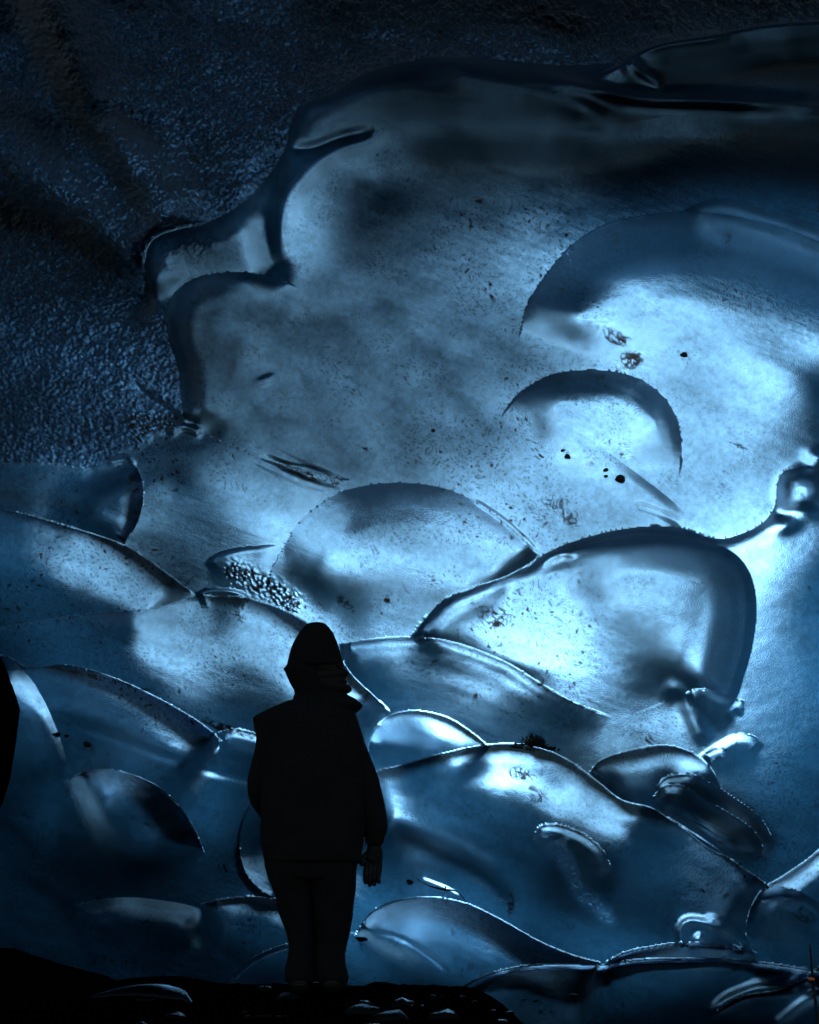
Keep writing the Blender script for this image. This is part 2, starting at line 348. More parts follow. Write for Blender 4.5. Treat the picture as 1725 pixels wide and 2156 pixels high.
# dirt envelope (sediment frozen into the ice), painted at its places
DIRT = np.zeros_like(GX)
def dirt(cx, cy, rx, ry, ang, a):
    t = math.radians(ang); u = ((GX-cx)*math.cos(t)+(GY-cy)*math.sin(t))/rx; v = (-(GX-cx)*math.sin(t)+(GY-cy)*math.cos(t))/ry
    DIRT[...] = np.maximum(DIRT, a*np.exp(-(u*u+v*v)))
for q in ((1300, 712, 55, 22, 30, .9), (1330, 755, 30, 26, 20, 1.1), (1235, 685, 30, 8, 10, .7), (1180, 1065, 80, 45, 15, .72), (1215, 1090, 30, 40, 0, .85), (1130, 1080, 50, 20, 20, .6),
          (1045, 1300, 42, 30, 10, 1.1), (1010, 1275, 30, 10, 20, .8), (1100, 1632, 36, 18, 15, 1.2), (1125, 1665, 50, 26, 30, .8), (980, 1610, 22, 8, 10, .9), (1110, 1576, 55, 8, 8, 1.0),
          (1125, 1555, 26, 16, 0, 1.1), (500, 1295, 40, 14, 40, .8), (730, 1275, 36, 16, 40, .8), (560, 1268, 80, 14, 30, .7), 
          (640, 1000, 90, 14, 22, 1.1), (690, 1012, 40, 16, 0, 1.0), (150, 935, 12, 30, 0, .9), (480, 1535, 75, 11, 17, 1.3), (250, 1438, 160, 7, 14, .9),
          (1700, 1235, 30, 14, 30, .8), (1075, 1905, 10, 40, 0, 1.0), (1630, 1620, 60, 20, 0, .35), (1680, 1930, 60, 40, 20, .8), (1190, 2070, 40, 30, 45, .9), (1225, 2110, 14, 40, 0, .9),
          (1195, 955, 24, 12, 30, .7), (990, 470, 8, 40, 5, .9), (1560, 940, 60, 6, 20, .8), (770, 2000, 20, 40, -30, .7), (770, 945, 18, 8, 0, 1.2), (1290, 980, 60, 10, 28, .5)):
    dirt(*q)

ENV = DIRT.copy()
e1, ed1 = cells(wx, wy, 34, 201, True); e2, ed2 = cells(wx, wy, 14, 202, True)
vein = np.maximum(sstep(.10, .03, ed1), .9*sstep(.22, .08, ed2))
blot = sstep(.04, .14, fbm(GX, GY, 17, 210, 4, .8))
cl = np.maximum(vein*sstep(.55, .75, ENV+.45*fbm(GX, GY, 30, 220, 3)), blot*sstep(.75, .95, ENV+.5*fbm(GX, GY, 22, 230, 3)))
dens = fbm(GX, GY, 420, 240, 3); loc = fbm(GX, GY, 55, 241, 3)
g1 = sstep(.15, .09, cells(wx, wy, 28, 250))*sstep(.26, .42, dens*.7+loc*.7)
g2 = sstep(.26, .12, cells(wx, wy, 9, 251))*sstep(-.02, .35, dens*.6+loc*.6+.12)*.7
bc2 = cells(fx_, fy_, 5.5, 19); bubd = sstep(.40, .85, BUB+.7*fbm(GX, GY, 26, 41, 3))*sstep(.16, .5, np.where(fbm(GX, GY, 40, 43, 2) > 0, bc, bc2))
DIRT = np.clip(np.maximum(np.maximum(np.maximum(cl*(BUB < .2), g1), g2)*(1-FOAM), bubd), 0, 1).astype(np.float32)
TONE = (.78+.30*fbm(rot[0], rot[1]*2.2, 300, 260, 5, .6)+.35*vnoise(rot[0]/5, rot[1], 22, 270)*.5+.5*(fbm(GX, GY, 9, 280, 3, .8))*.45).astype(np.float32)
dark_ice_and_shade = np.maximum.reduce([.75*env([(800, 1735), (880, 1772), (960, 1812), (1030, 1852), (1068, 1895), (1075, 1935)], 24), .7*env([(1150, 1760), (1200, 1775), (1250, 1810), (1275, 1850), (1270, 1900)], 46),  # own tone of dark ice, plus shade painted in at the top, ledge and creases
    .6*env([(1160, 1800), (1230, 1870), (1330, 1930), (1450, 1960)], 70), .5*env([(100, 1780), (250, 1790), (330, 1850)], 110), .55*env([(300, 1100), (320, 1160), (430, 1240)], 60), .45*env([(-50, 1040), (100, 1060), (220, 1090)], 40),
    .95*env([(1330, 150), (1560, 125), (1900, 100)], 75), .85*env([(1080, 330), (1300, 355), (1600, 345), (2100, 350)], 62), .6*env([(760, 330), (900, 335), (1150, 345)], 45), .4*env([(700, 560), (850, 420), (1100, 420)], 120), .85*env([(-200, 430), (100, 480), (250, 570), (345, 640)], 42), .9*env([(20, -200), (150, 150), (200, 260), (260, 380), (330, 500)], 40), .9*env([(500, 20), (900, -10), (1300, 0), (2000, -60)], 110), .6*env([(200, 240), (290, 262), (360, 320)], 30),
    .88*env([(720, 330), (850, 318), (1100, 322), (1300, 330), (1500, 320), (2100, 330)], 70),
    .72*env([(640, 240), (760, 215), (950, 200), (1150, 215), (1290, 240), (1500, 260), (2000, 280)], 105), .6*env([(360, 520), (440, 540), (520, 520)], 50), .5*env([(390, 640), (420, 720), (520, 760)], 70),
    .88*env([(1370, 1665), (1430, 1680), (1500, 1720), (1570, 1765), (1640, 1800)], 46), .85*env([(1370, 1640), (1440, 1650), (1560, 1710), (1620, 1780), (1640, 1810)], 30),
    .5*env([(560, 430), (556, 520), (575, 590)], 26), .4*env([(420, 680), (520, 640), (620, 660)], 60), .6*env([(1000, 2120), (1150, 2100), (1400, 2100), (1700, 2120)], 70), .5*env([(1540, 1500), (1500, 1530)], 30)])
TONE = TONE*(1-rm+rm*(.25+1.5*np.clip(cells(fx_, fy_, 8, 91), 0, 1)))
TONE = np.clip(TONE*(1-dark_ice_and_shade)+.6*FOAM+.5*BUB, .12, 1.5)
#MATERIALS
def new_mat(name):
    m = bpy.data.materials.new(name); m.use_nodes = True; nt = m.node_tree; nt.nodes.clear()
    out = nt.nodes.new('ShaderNodeOutputMaterial'); return m, nt, out
class NB:
    def __init__(s, nt): s.nt = nt
    def n(s, t, **kw):
        nd = s.nt.nodes.new(t)
        for k, v in kw.items():
            if k.startswith('i_'):
                key = k[2:]; key = int(key) if key.isdigit() else key.replace('_', ' '); s.put(nd.inputs[key], v)
            else: setattr(nd, k, v)
        return nd
    def put(s, inp, v):
        if hasattr(v, 'is_output') or isinstance(v, bpy.types.NodeSocket): s.nt.links.new(v, inp)
        else: inp.default_value = v
    def noise(s, vec, scale, detail=4, rough=.55, dist=0):
        return s.n('ShaderNodeTexNoise', i_Vector=vec, i_Scale=scale, i_Detail=detail, i_Roughness=rough, i_Distortion=dist).outputs['Fac']
    def vor(s, vec, scale, feature='F1', out='Distance', rnd=1):
        return s.n('ShaderNodeTexVoronoi', feature=feature, i_Vector=vec, i_Scale=scale, i_Randomness=rnd).outputs[out]
    def math(s, op, a, b=0.0, c=None, clamp=False):
        nd = s.n('ShaderNodeMath', operation=op, use_clamp=clamp); s.put(nd.inputs[0], a); s.put(nd.inputs[1], b)
        if c is not None: s.put(nd.inputs[2], c)
        return nd.outputs[0]
    def ramp(s, v, a, b, c=0., d=1.):
        nd = s.n('ShaderNodeMapRange', interpolation_type='SMOOTHSTEP'); s.put(nd.inputs[0], v); s.put(nd.inputs[1], a); s.put(nd.inputs[2], b); s.put(nd.inputs[3], c); s.put(nd.inputs[4], d); return nd.outputs[0]
    def mix(s, f, a, b):
        nd = s.n('ShaderNodeMix', data_type='RGBA'); s.put(nd.inputs[0], f); s.put(nd.inputs[6], a); s.put(nd.inputs[7], b); return nd.outputs[2]
RR, RI, RM = .9, .67, .78
def ice_material(name, col_t, col_s, col_d, rough=.2, spec=1.0, frost=False):
    m, nt, out = new_mat(name); b = NB(nt)
    pos = b.n('ShaderNodeNewGeometry').outputs['Position']
    spec = spec*.65; rough = rough*1.5
    tone = b.n('ShaderNodeAttribute', attribute_name='tone').outputs['Fac']     # milky / clear ice and painted-in shade
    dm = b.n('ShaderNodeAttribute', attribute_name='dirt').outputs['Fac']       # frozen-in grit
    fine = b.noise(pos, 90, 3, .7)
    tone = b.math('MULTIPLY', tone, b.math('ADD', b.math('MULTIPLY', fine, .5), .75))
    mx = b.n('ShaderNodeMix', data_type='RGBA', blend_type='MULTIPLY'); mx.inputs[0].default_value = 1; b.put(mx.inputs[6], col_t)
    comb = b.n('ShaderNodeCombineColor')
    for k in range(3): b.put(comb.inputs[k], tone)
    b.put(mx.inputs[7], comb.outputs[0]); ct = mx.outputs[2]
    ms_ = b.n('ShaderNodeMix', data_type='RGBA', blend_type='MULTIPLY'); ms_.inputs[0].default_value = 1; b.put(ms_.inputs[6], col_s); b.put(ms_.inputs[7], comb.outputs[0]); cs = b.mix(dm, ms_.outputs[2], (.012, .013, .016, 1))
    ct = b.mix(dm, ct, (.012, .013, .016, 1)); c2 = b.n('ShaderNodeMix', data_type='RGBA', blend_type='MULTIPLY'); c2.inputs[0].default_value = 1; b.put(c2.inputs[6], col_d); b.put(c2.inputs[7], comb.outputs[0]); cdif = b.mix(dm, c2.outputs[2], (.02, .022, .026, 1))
    bp = b.n('ShaderNodeBump', i_Strength=1.0, i_Distance=1.0, i_Height=b.math('MULTIPLY', fine, .006 if frost else .0016)).outputs[0]
    tr = b.n('ShaderNodeBsdfTranslucent', i_Color=cs, i_Normal=bp); df = b.n('ShaderNodeBsdfDiffuse', i_Color=cdif, i_Normal=bp)
    rf = b.n('ShaderNodeBsdfRefraction', i_Color=ct, i_Normal=bp, i_Roughness=RR, i_IOR=RI)
    tm = b.n('ShaderNodeMixShader', i_Fac=RM); b.put(tm.inputs[1], tr.outputs[0]); b.put(tm.inputs[2], rf.outputs[0])
    ad = b.n('ShaderNodeMixShader', i_Fac=.15); b.put(ad.inputs[1], tm.outputs[0]); b.put(ad.inputs[2], df.outputs[0])
    fr = b.n('ShaderNodeFresnel', i_IOR=1.31, i_Normal=bp).outputs[0]
    gl = b.n('ShaderNodeBsdfGlossy', i_Color=(.8, .9, 1, 1), i_Roughness=rough, i_Normal=bp)
    ms = b.n('ShaderNodeMixShader', i_Fac=b.math('MULTIPLY', fr, spec, clamp=True)); b.put(ms.inputs[1], ad.outputs[0]); b.put(ms.inputs[2], gl.outputs[0])
    nt.links.new(ms.outputs[0], out.inputs[0]); return m
def rock_material(name, col, bump_s=.03, scale=18, rough=.45, spec=.5):
    m, nt, out = new_mat(name); b = NB(nt); pos = b.n('ShaderNodeNewGeometry').outputs['Position']
    n1 = b.noise(pos, scale, 7, .65); n2 = b.noise(pos, scale*.25, 4, .6); v = b.vor(pos, scale*1.5)
    c = b.mix(b.ramp(n1, .3, .7), tuple(x*.5 for x in col[:3])+(1,), col)
    hgt = b.math('ADD', b.math('MULTIPLY', n1, bump_s), b.math('MULTIPLY', v, bump_s*.6))
    bp = b.n('ShaderNodeBump', i_Strength=1., i_Distance=1., i_Height=hgt).outputs[0]
    p = b.n('ShaderNodeBsdfPrincipled', i_Base_Color=c, i_Roughness=b.ramp(n2, .3, .7, rough*.5, rough*1.3), i_Normal=bp); p.inputs['Specular IOR Level'].default_value = spec
    if spec < .05: p.inputs['IOR'].default_value = 1.0
    nt.links.new(p.outputs[0], out.inputs[0]); return m
def cloth_material(name, col, scale=220, rough=.85):
    m, nt, out = new_mat(name); b = NB(nt); pos = b.n('ShaderNodeNewGeometry').outputs['Position']
    n1 = b.noise(pos, scale, 3, .6); n2 = b.noise(pos, 9, 4, .6)
    c = b.mix(n2, tuple(x*.7 for x in col[:3])+(1,), col)
    bp = b.n('ShaderNodeBump', i_Strength=.6, i_Distance=.01, i_Height=b.math('ADD', b.math('MULTIPLY', n1, .1), n2)).outputs[0]
    p = b.n('ShaderNodeBsdfPrincipled', i_Base_Color=c, i_Roughness=rough, i_Normal=bp); p.inputs['Specular IOR Level'].default_value = .15
    nt.links.new(p.outputs[0], out.inputs[0]); return m
ICE = ice_material('glacier_ice', (.22, .55, .95, 1), (.035, .255, .62, 1), (.008, .09, .28, 1))
FROST = ice_material('frosted_ice', (.12, .36, .75, 1), (.01, .17, .48, 1), (.02, .07, .18, 1), rough=.35, frost=True)
ROCK = rock_material('black_rock', (.003, .003, .0035, 1), .03, 18, .8, .03)
GRAVEL = rock_material('wet_gravel', (.003, .003, .0035, 1), .05, 30, .9, .03)
GOBO = rock_material('gobo_dark', (.02, .022, .028, 1), .05, 3)  # dark surface of the added light-blocking slab

# ------------------------------------------------------------------ cut the relief into its lobes
REG = np.zeros(GX.shape, np.int16)   # 0 wall, 1 rough, 2 rock
REG[ROUGH] = 1
def region(idx, poly): REG[inpoly(poly)] = idx
LOBES = []
def lobe(label, poly):
    LOBES.append(label); region(10+len(LOBES)-1, poly)
lobe('smooth hanging roof lobe with a thin lit rim, at the top of the wall', d_(FOLD)[56:]+[(1400, 300), (1285, 285), (1000, 300), (840, 285), (740, 292), (690, 304), (640, 308), (602, 310)])
lobe('dim rippled lobe at the top right under the black roof', [(1230, 165), (1300, 132), (1335, 108), (1400, 84), (1500, 68), (1600, 48), (1725, 38), (2100, 30), (2100, 235), (1640, 240), (1450, 230), (1320, 215)])
lobe('rounded snout of ice jutting left into the frosted ice', d_(NOSE)+[(680, 680), (640, 760), (520, 790), (430, 830)])
lobe('largest pale dome of ice with a dark upper rim, on the right', d_(BIG_DOME)+[(2100, 640), (2100, 1000), (1725, 985), (1660, 988), (1638, 1010), (1632, 1060), (1612, 1092), (1570, 1118), (1510, 1133), (1440, 1110), (1435, 960), (1428, 890), (1400, 838), (1350, 800), (1290, 782), (1220, 780), (1160, 790), (1105, 820), (1060, 860)])
lobe('small arched dome set in the lower half of the largest one', d_(ARCH)+[(1470, 1108), (1340, 1000), (1200, 900)])
lobe('round dome with speckled ice above and right of the person', d_(MID_DOME)+[(1112, 1190), (1060, 1216), (1000, 1236), (940, 1260), (895, 1300), (865, 1343), (720, 1352), (650, 1310), (600, 1240)])
lobe('brightest heart shaped lobe with a dark right flank', d_(EDGE_C)[:60]+d_(INNER_C)[12:]+[(1290, 1510), (1210, 1480), (1140, 1440), (1060, 1392), (960, 1354)])
lobe('shaded lobe beside the head of the person', d_(LOBE_D)+[(1300, 1620), (1210, 1610), (1150, 1580), (1080, 1566), (1030, 1572), (990, 1540), (940, 1510), (880, 1497), (824, 1500), (740, 1420)])
lobe('small bright capped lobe beside the shoulder of the person', d_(LOBE_F)+[(1000, 1572), (920, 1590), (800, 1622)])
lobe('small curved lobe above the dark stone', d_(LOBE_H)+[(1500, 1780), (1430, 1735), (1370, 1702), (1310, 1685)])
lobe('long sweeping lobe right of the coat, running down to the lower right', d_(LOBE_G)+[(1575, 1930), (1572, 1985), (1440, 1985), (1380, 1992), (1320, 2004), (1268, 2030), (1200, 2010), (1130, 1980), (1060, 1940), (990, 1906), (920, 1890), (860, 1893), (810, 1905), (760, 1950)])
lobe('lowest pale lobe right of the legs of the person', d_(LOBE_I)+[(1180, 2029), (1090, 2036), (1020, 2055), (960, 2088), (915, 2122), (880, 2165), (740, 2165)])
lobe('dark bubbly lobe at the right edge near the ground', [(1572, 1985), (1575, 1930), (1600, 1880), (1640, 1866), (1700, 1885), (1760, 1930), (2100, 1990), (2100, 2060), (1725, 2045), (1640, 2032)])
lobe('dark overhanging toe of the wall at the bottom right', d_(LOBE_J)+[(2100, 2060), (2100, 2400), (700, 2400)])
lobe('ragged edged lobe under the frosted ice at the left', d_(LEFT_A)+[(640, 1090), (600, 1147), (480, 1158), (430, 1190), (412, 1254), (330, 1192), (262, 1148), (290, 1095), (301, 1045), (295, 1000), (270, 985)])
lobe('grey blue lobe at the left edge below the frosted ice', [(-400, 968), (0, 976), (90, 974), (180, 984), (270, 985), (295, 1000), (301, 1045), (290, 1095), (262, 1148), (200, 1126), (130, 1104), (60, 1084), (0, 1072), (-400, 1040)])
lobe('speckled lobe with a bright right shoulder at the left edge', d_(LEFT_C)+[(330, 1276), (200, 1288), (60, 1304), (-400, 1340)])
lobe('broad smooth lobe left of the head of the person', d_(LEFT_D)+[(780, 1560), (600, 1570), (540, 1545), (470, 1562), (420, 1522), (350, 1480), (270, 1440), (200, 1414), (130, 1400), (60, 1406), (0, 1380), (-400, 1340), (60, 1304), (200, 1288), (330, 1276)])
lobe('lobe with a bright tapering crest left of the shoulder', d_(LEFT_E)+[(540, 1545), (600, 1570), (620, 1660), (520, 1640), (400, 1610), (260, 1560), (130, 1510), (-400, 1420)])
lobe('dark lobe outlined by a thin bright arc, left of the hips', d_(LEFT_F)+[(470, 1890), (300, 1895), (150, 1905), (60, 1800)])
lobe('dark glossy bean shaped lump of clear ice at the lower right', d_(LUMP_BACK)[:34]+d_(LUMP)[26:])
faceR = REG[:-1, :-1]

nyv, nxv = GX.shape
VID = np.arange(nyv*nxv).reshape(nyv, nxv)
quads = np.stack([VID[:-1, :-1], VID[1:, :-1], VID[1:, 1:], VID[:-1, 1:]], -1)
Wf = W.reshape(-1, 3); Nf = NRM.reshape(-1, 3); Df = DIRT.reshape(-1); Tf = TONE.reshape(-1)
def relief_piece(name, mask, mat, parent):
    q = quads[mask]
    used, inv = np.unique(q.reshape(-1), return_inverse=True)
    org = np.array(parent.location) if parent is not None else Wf[used].mean(0)
    v = (Wf[used]-org).astype(np.float32); nq = len(q)
    me = bpy.data.meshes.new(name)
    me.vertices.add(len(v)); me.vertices.foreach_set('co', v.reshape(-1))
    me.loops.add(nq*4); me.loops.foreach_set('vertex_index', inv.astype(np.int32))
    me.polygons.add(nq); me.polygons.foreach_set('loop_start', np.arange(0, nq*4, 4, dtype=np.int32))
    me.polygons.foreach_set('use_smooth', np.ones(nq, bool))
    me.update(calc_edges=True)
    me.normals_split_custom_set_from_vertices(Nf[used].astype(np.float32))
    a = me.attributes.new('dirt', 'FLOAT', 'POINT'); a.data.foreach_set('value', Df[used].astype(np.float32))
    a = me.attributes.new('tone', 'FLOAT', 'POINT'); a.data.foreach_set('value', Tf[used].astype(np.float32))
    me.materials.append(mat)
    o = bpy.data.objects.new(name, me); link(o, parent)
    if parent is None: o.location = org
    return o
ice = tag(empty('ice_wall', tuple(P(1200, 2100, 8.9))), 'towering blue glacier ice wall of smooth overlapping rounded lobes behind the person', 'ice wall')
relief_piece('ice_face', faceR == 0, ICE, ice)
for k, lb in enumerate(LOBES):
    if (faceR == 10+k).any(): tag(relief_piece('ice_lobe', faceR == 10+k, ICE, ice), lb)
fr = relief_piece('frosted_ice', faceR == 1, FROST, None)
tag(fr, 'rough grainy dark frosted ice slanting in from the upper left', 'frosted ice')

# ------------------------------------------------------------------ unseen perforated slab, added behind the wall to shape the daylight on it
# Its share of open gaps sets how much daylight reaches the ice in front.
SUN_AT = (1130, 1150)
GAPS = [(640, 1330, 60, 60, .6), (790, 1480, 40, 50, .7), (420, 1530, 90, 45, .4), (385, 1710, 60, 70, .6), (1330, 960, 400, 360, .96), (1480, 640, 330, 190, .78), (1150, 1390, 330, 170, .92), (1640, 1330, 190, 260, .60), (860, 1150, 270, 150, .62), (930, 830, 200, 140, .30),
        (560, 1040, 270, 130, .34), (180, 1190, 280, 110, .7), (520, 1380, 260, 130, .40), (330, 1500, 250, 70, .5), (330, 1660, 170, 70, .70), (900, 1530, 170, 90, .8), (1120, 1640, 260, 90, .78), (1400, 1620, 130, 60, .55),
        (950, 1930, 240, 70, .75), (1370, 2010, 220, 45, .9), (560, 1910, 130, 50, .4), (1250, 1800, 260, 80, .4), (1640, 1800, 160, 90, .16), (200, 820, 240, 130, .24), (80, 330, 160, 90, .14), (240, 300, 120, 110, .16), (390, 420, 120, 70, .22),
        (650, 230, 80, 70, .12), (600, 440, 60, 110, .62), (450, 560, 130, 60, .42), (720, 290, 60, 30, .3), (1240, 240, 90, 40, .25), (1500, 210, 260, 18, .12), (1420, 90, 140, 20, .08), (1680, 800, 150, 260, .6), (430, 660, 100, 60, .14), (1600, 470, 160, 36, .6), (1720, 1040, 120, 90, .6)]
# finer tuning of the added slab: log share of gaps above or below that, by place on the ice in front
CORR = [(450, 200, -2.16), (80, 320, -2.08), (250, 280, 0.4), (450, 430, -2.7), (150, 700, -0.4), (300, 760, -0.45), (150, 880, -2.7), (700, 240, -2.7), (1000, 200, -1.45), (1200, 220, -1.35), (1500, 215, 0.68), (1500, 110, -2.17), (600, 440, -0.99), (900, 350, -0.55), (1200, 350, -2.7), (1550, 350, -0.04), (750, 430, -0.83), (1000, 500, 0.08), (450, 520, -1.12), (450, 660, -2.7), (700, 700, -1.07), (1000, 700, -2.29), (500, 850, -2.7), (800, 880, -2.7), (1200, 450, 0.79), (1500, 500, -0.78), (1300, 600, 0.17), (1500, 600, -0.52), (1680, 650, -0.4), (1450, 700, -2.43), (1250, 720, -2.7), (1650, 900, -0.76), (1280, 850, 1.2), (1350, 930, -0.74), (1550, 950, -0.91), (1100, 900, -2.7), (1150, 1030, -0.57), (1400, 1070, -1.14), (120, 1020, 1.2), (200, 1200, -2.37), (60, 1200, -0.81), (420, 1000, -1.13), (450, 1110, 1.2), (580, 1120, -2.7), (360, 1150, -2.7), (800, 1080, -2.43), (850, 1180, -2.7), (1000, 1180, 0.03), (750, 1260, 1.2), (150, 1370, 1.2), (350, 1370, -2.7), (505, 1420, -2.7), (590, 1330, -1.29), (1050, 1280, -1.96), (1350, 1230, -0.32), (1250, 1350, -0.14), (1450, 1300, -2.7), (1650, 1250, 1.01), (1650, 1450, 1.2), (900, 1430, -0.98), (1080, 1400, -0.19), (1300, 1480, 0.62), (1550, 1620, 1.2), (300, 1480, 1.2), (420, 1530, 1.2), (250, 1580, -2.7), (450, 1640, -1.59), (330, 1680, 1.2), (250, 1780, -0.1), (100, 1600, 1.2), (80, 1850, 0.81), (450, 1800, -0.38), (870, 1540, 1.2), (1000, 1620, 1.2), (1200, 1660, -2.7), (1380, 1620, -2.02), (900, 1720, 0.21), (1000, 1800, 1.2), (1150, 1900, -2.7), (1350, 1800, 1.2), (1500, 1900, -2.7), (1650, 1700, 0.8), (920, 1930, 0.75), (1100, 1990, 1.2), (850, 2030, 1.2), (1000, 2090, 1.2), (1350, 2010, 1.2), (1200, 2090, 1.2), (1500, 2090, 0.11), (350, 1930, -2.7), (520, 1920, -1.05), (560, 2040, 1.2), (1650, 1950, 0.92), (1000, 60, 0.17), (1600, 60, 0.41), (120, 1950, 0.02), (300, 2020, 1.2), (30, 1740, 0.56), (60, 480, -1.32), (240, 560, -1.38), (150, 200, -2.7), (1300, 300, -2.7), (1600, 290, -2.7), (1440, 1200, 0.77), (640, 1190, -0.27), (1400, 1360, 0.13), (300, 80, -2.38)]
def light_gobo():
    DEP = 12.4; cs = .036; n = 390; r = np.random.RandomState(4)
    l = (np.arange(n+1)-n/2)*cs; LX, LY = np.meshgrid(l+.6, l+.3)
    tx = (SUN_AT[0]-862.5)/F; ty = -(SUN_AT[1]-1078)/F
    cx = LX[:-1, :-1]+cs/2; cy_ = LY[:-1, :-1]+cs/2
    # where the light through each cell lands on the ice
    wd = 8.6
    for _ in range(4):
        wxm = cx-(DEP-wd)*tx; wym = cy_-(DEP-wd)*ty; px = 862.5+wxm*F/wd; py = 1078-wym*F/wd
        i = np.clip(((px-X0)/STEP).astype(int), 0, len(gx)-1); j = np.clip(((py-Y0)/STEP).astype(int), 0, len(gy)-1); wd = .5*wd+.5*D[j, i]
    T = np.ones_like(cx)
    for (gx_, gy_, rx, ry, a) in GAPS: T *= 1-a*np.exp(-(((px-gx_)/rx)**2+((py-gy_)/ry)**2))
    dd = np.hypot(px-1300, py-1080); opening = (1-T)*np.clip(.05+.6*(dd/760)**1.2, 0, 1)
    num = np.zeros_like(px); den = np.full_like(px, 1e-3)
    for (qx, qy, v) in CORR:
        w_ = np.exp(-(((px-qx)**2+(py-qy)**2)/110.**2)); num += w_*v; den += w_
    opening = np.maximum(np.clip(opening, .01, 1)*np.exp(num/den), .016)
    solid = np.ones(cx.shape, bool); e = np.clip(opening, 0, 1).astype(float).tolist(); jr = (.12*(r.rand(*cx.shape)-.5)).tolist()
    for j in range(n):              # spread the gaps evenly
        row = e[j]; nxt = e[j+1] if j+1 < n else None
        for i in range(n):
            v = row[i]; o_ = v > .5+jr[j][i]; q = v-(1 if o_ else 0)
            if o_: solid[j, i] = False
            if i+1 < n: row[i+1] += q*.4375
            if nxt is not None:
                nxt[i] += q*.3125
                if i: nxt[i-1] += q*.1875
                if i+1 < n: nxt[i+1] += q*.0625
    jz = .05*(r.rand(n+1, n+1)-.5)
    V = list((CAM+FWD*(DEP+jz)[..., None]+RIGHT*LX[..., None]+UP*LY[..., None]).reshape(-1, 3))
    Fc = [(j*(n+1)+i, j*(n+1)+i+1, (j+1)*(n+1)+i+1, (j+1)*(n+1)+i) for j, i in zip(*np.nonzero(solid))]
    # outer flanks, closing the added slab round the edges of the wall
    def ring(m, dep):
        b = len(V); k = 24
        for q in range(4*k):
            u = (q % k)/k*2-1; s_ = q//k
            x, y = ((u, -1), (1, u), (-u, 1), (-1, -u))[s_]
            V.append(CAM+FWD*dep+RIGHT*(x*m+.6)+UP*(y*m+.3))
        return b, 4*k
    b0, k0 = ring(6.9, 12.45); b1, _ = ring(12, 12.5); b2, _ = ring(11.5, 9.5)
    for q in range(k0):
        p = (q+1) % k0; Fc += [(b0+q, b0+p, b1+p, b1+q), (b1+q, b1+p, b2+p, b2+q)]
    o = mesh_obj('light_gobo_slab', V, Fc, GOBO, smooth=False); tag(o, kind='structure')
light_gobo()

#GROUND
def ground():
    xs = np.concatenate([np.linspace(-60, -6, 14)[:-1], np.linspace(-6, 6, 240), np.linspace(6, 60, 14)[1:]])
    ys = np.concatenate([np.linspace(-60, 2, 24)[:-1], np.linspace(2, 10.5, 190), np.linspace(10.5, 60, 14)[1:]])
    x, y = np.meshgrid(xs, ys)
    z = .02*fbm(x*100, y*100, 60, 81, 4)+.03*fbm(x*100, y*100, 15, 91, 3, .7)
    z = z-.62*sstep(6.3, 9.2, y)-.42*sstep(.25, .9, x)*sstep(3.6, 5.2, y)
    near = (np.abs(x) < 7) & (y > 1) & (y < 11); z = np.where(near, z, z*.3)
    V = np.stack([x, y, z], -1).reshape(-1, 3); ny, nx = x.shape; I = np.arange(ny*nx).reshape(ny, nx)
    Fc = np.stack([I[:-1, :-1], I[:-1, 1:], I[1:, 1:], I[1:, :-1]], -1).reshape(-1, 4)
    o = mesh_obj('ground', V, Fc, GRAVEL); tag(o, kind='structure')
ground()

#OBJ_BEGIN
#OBJECTS
CLEAR = ice_material('clear_dark_ice', (.05, .09, .13, 1), (.02, .05, .1, 1), (.02, .03, .04, 1), rough=.12)
MILK = ice_material('white_ice', (.7, .85, .95, 1), (.5, .7, .9, 1), (.5, .6, .7, 1), rough=.25)
def plain(name, col, rough=.5, spec=.4):
    return rock_material(name, col, .004, 60, rough, spec)
STONE = plain('wet_black_stone', (.003, .003, .004, 1), .35, .06)
GRIT = plain('black_pebble', (.02, .02, .022, 1), .6, .2)
TWIG = plain('dark_moss', (.02, .022, .018, 1), .8, .1)
COAT = cloth_material('black_coat_cloth', (.007, .007, .0075, 1)); TROU = cloth_material('black_trouser_cloth', (.006, .006, .0065, 1), 300)
KNIT = cloth_material('black_knit', (.006, .006, .0065, 1), 150); LEATH = plain('black_leather', (.01, .01, .011, 1), .6, .2)
SKIN = cloth_material('shaded_skin', (.009, .0075, .007, 1), 80, .6)

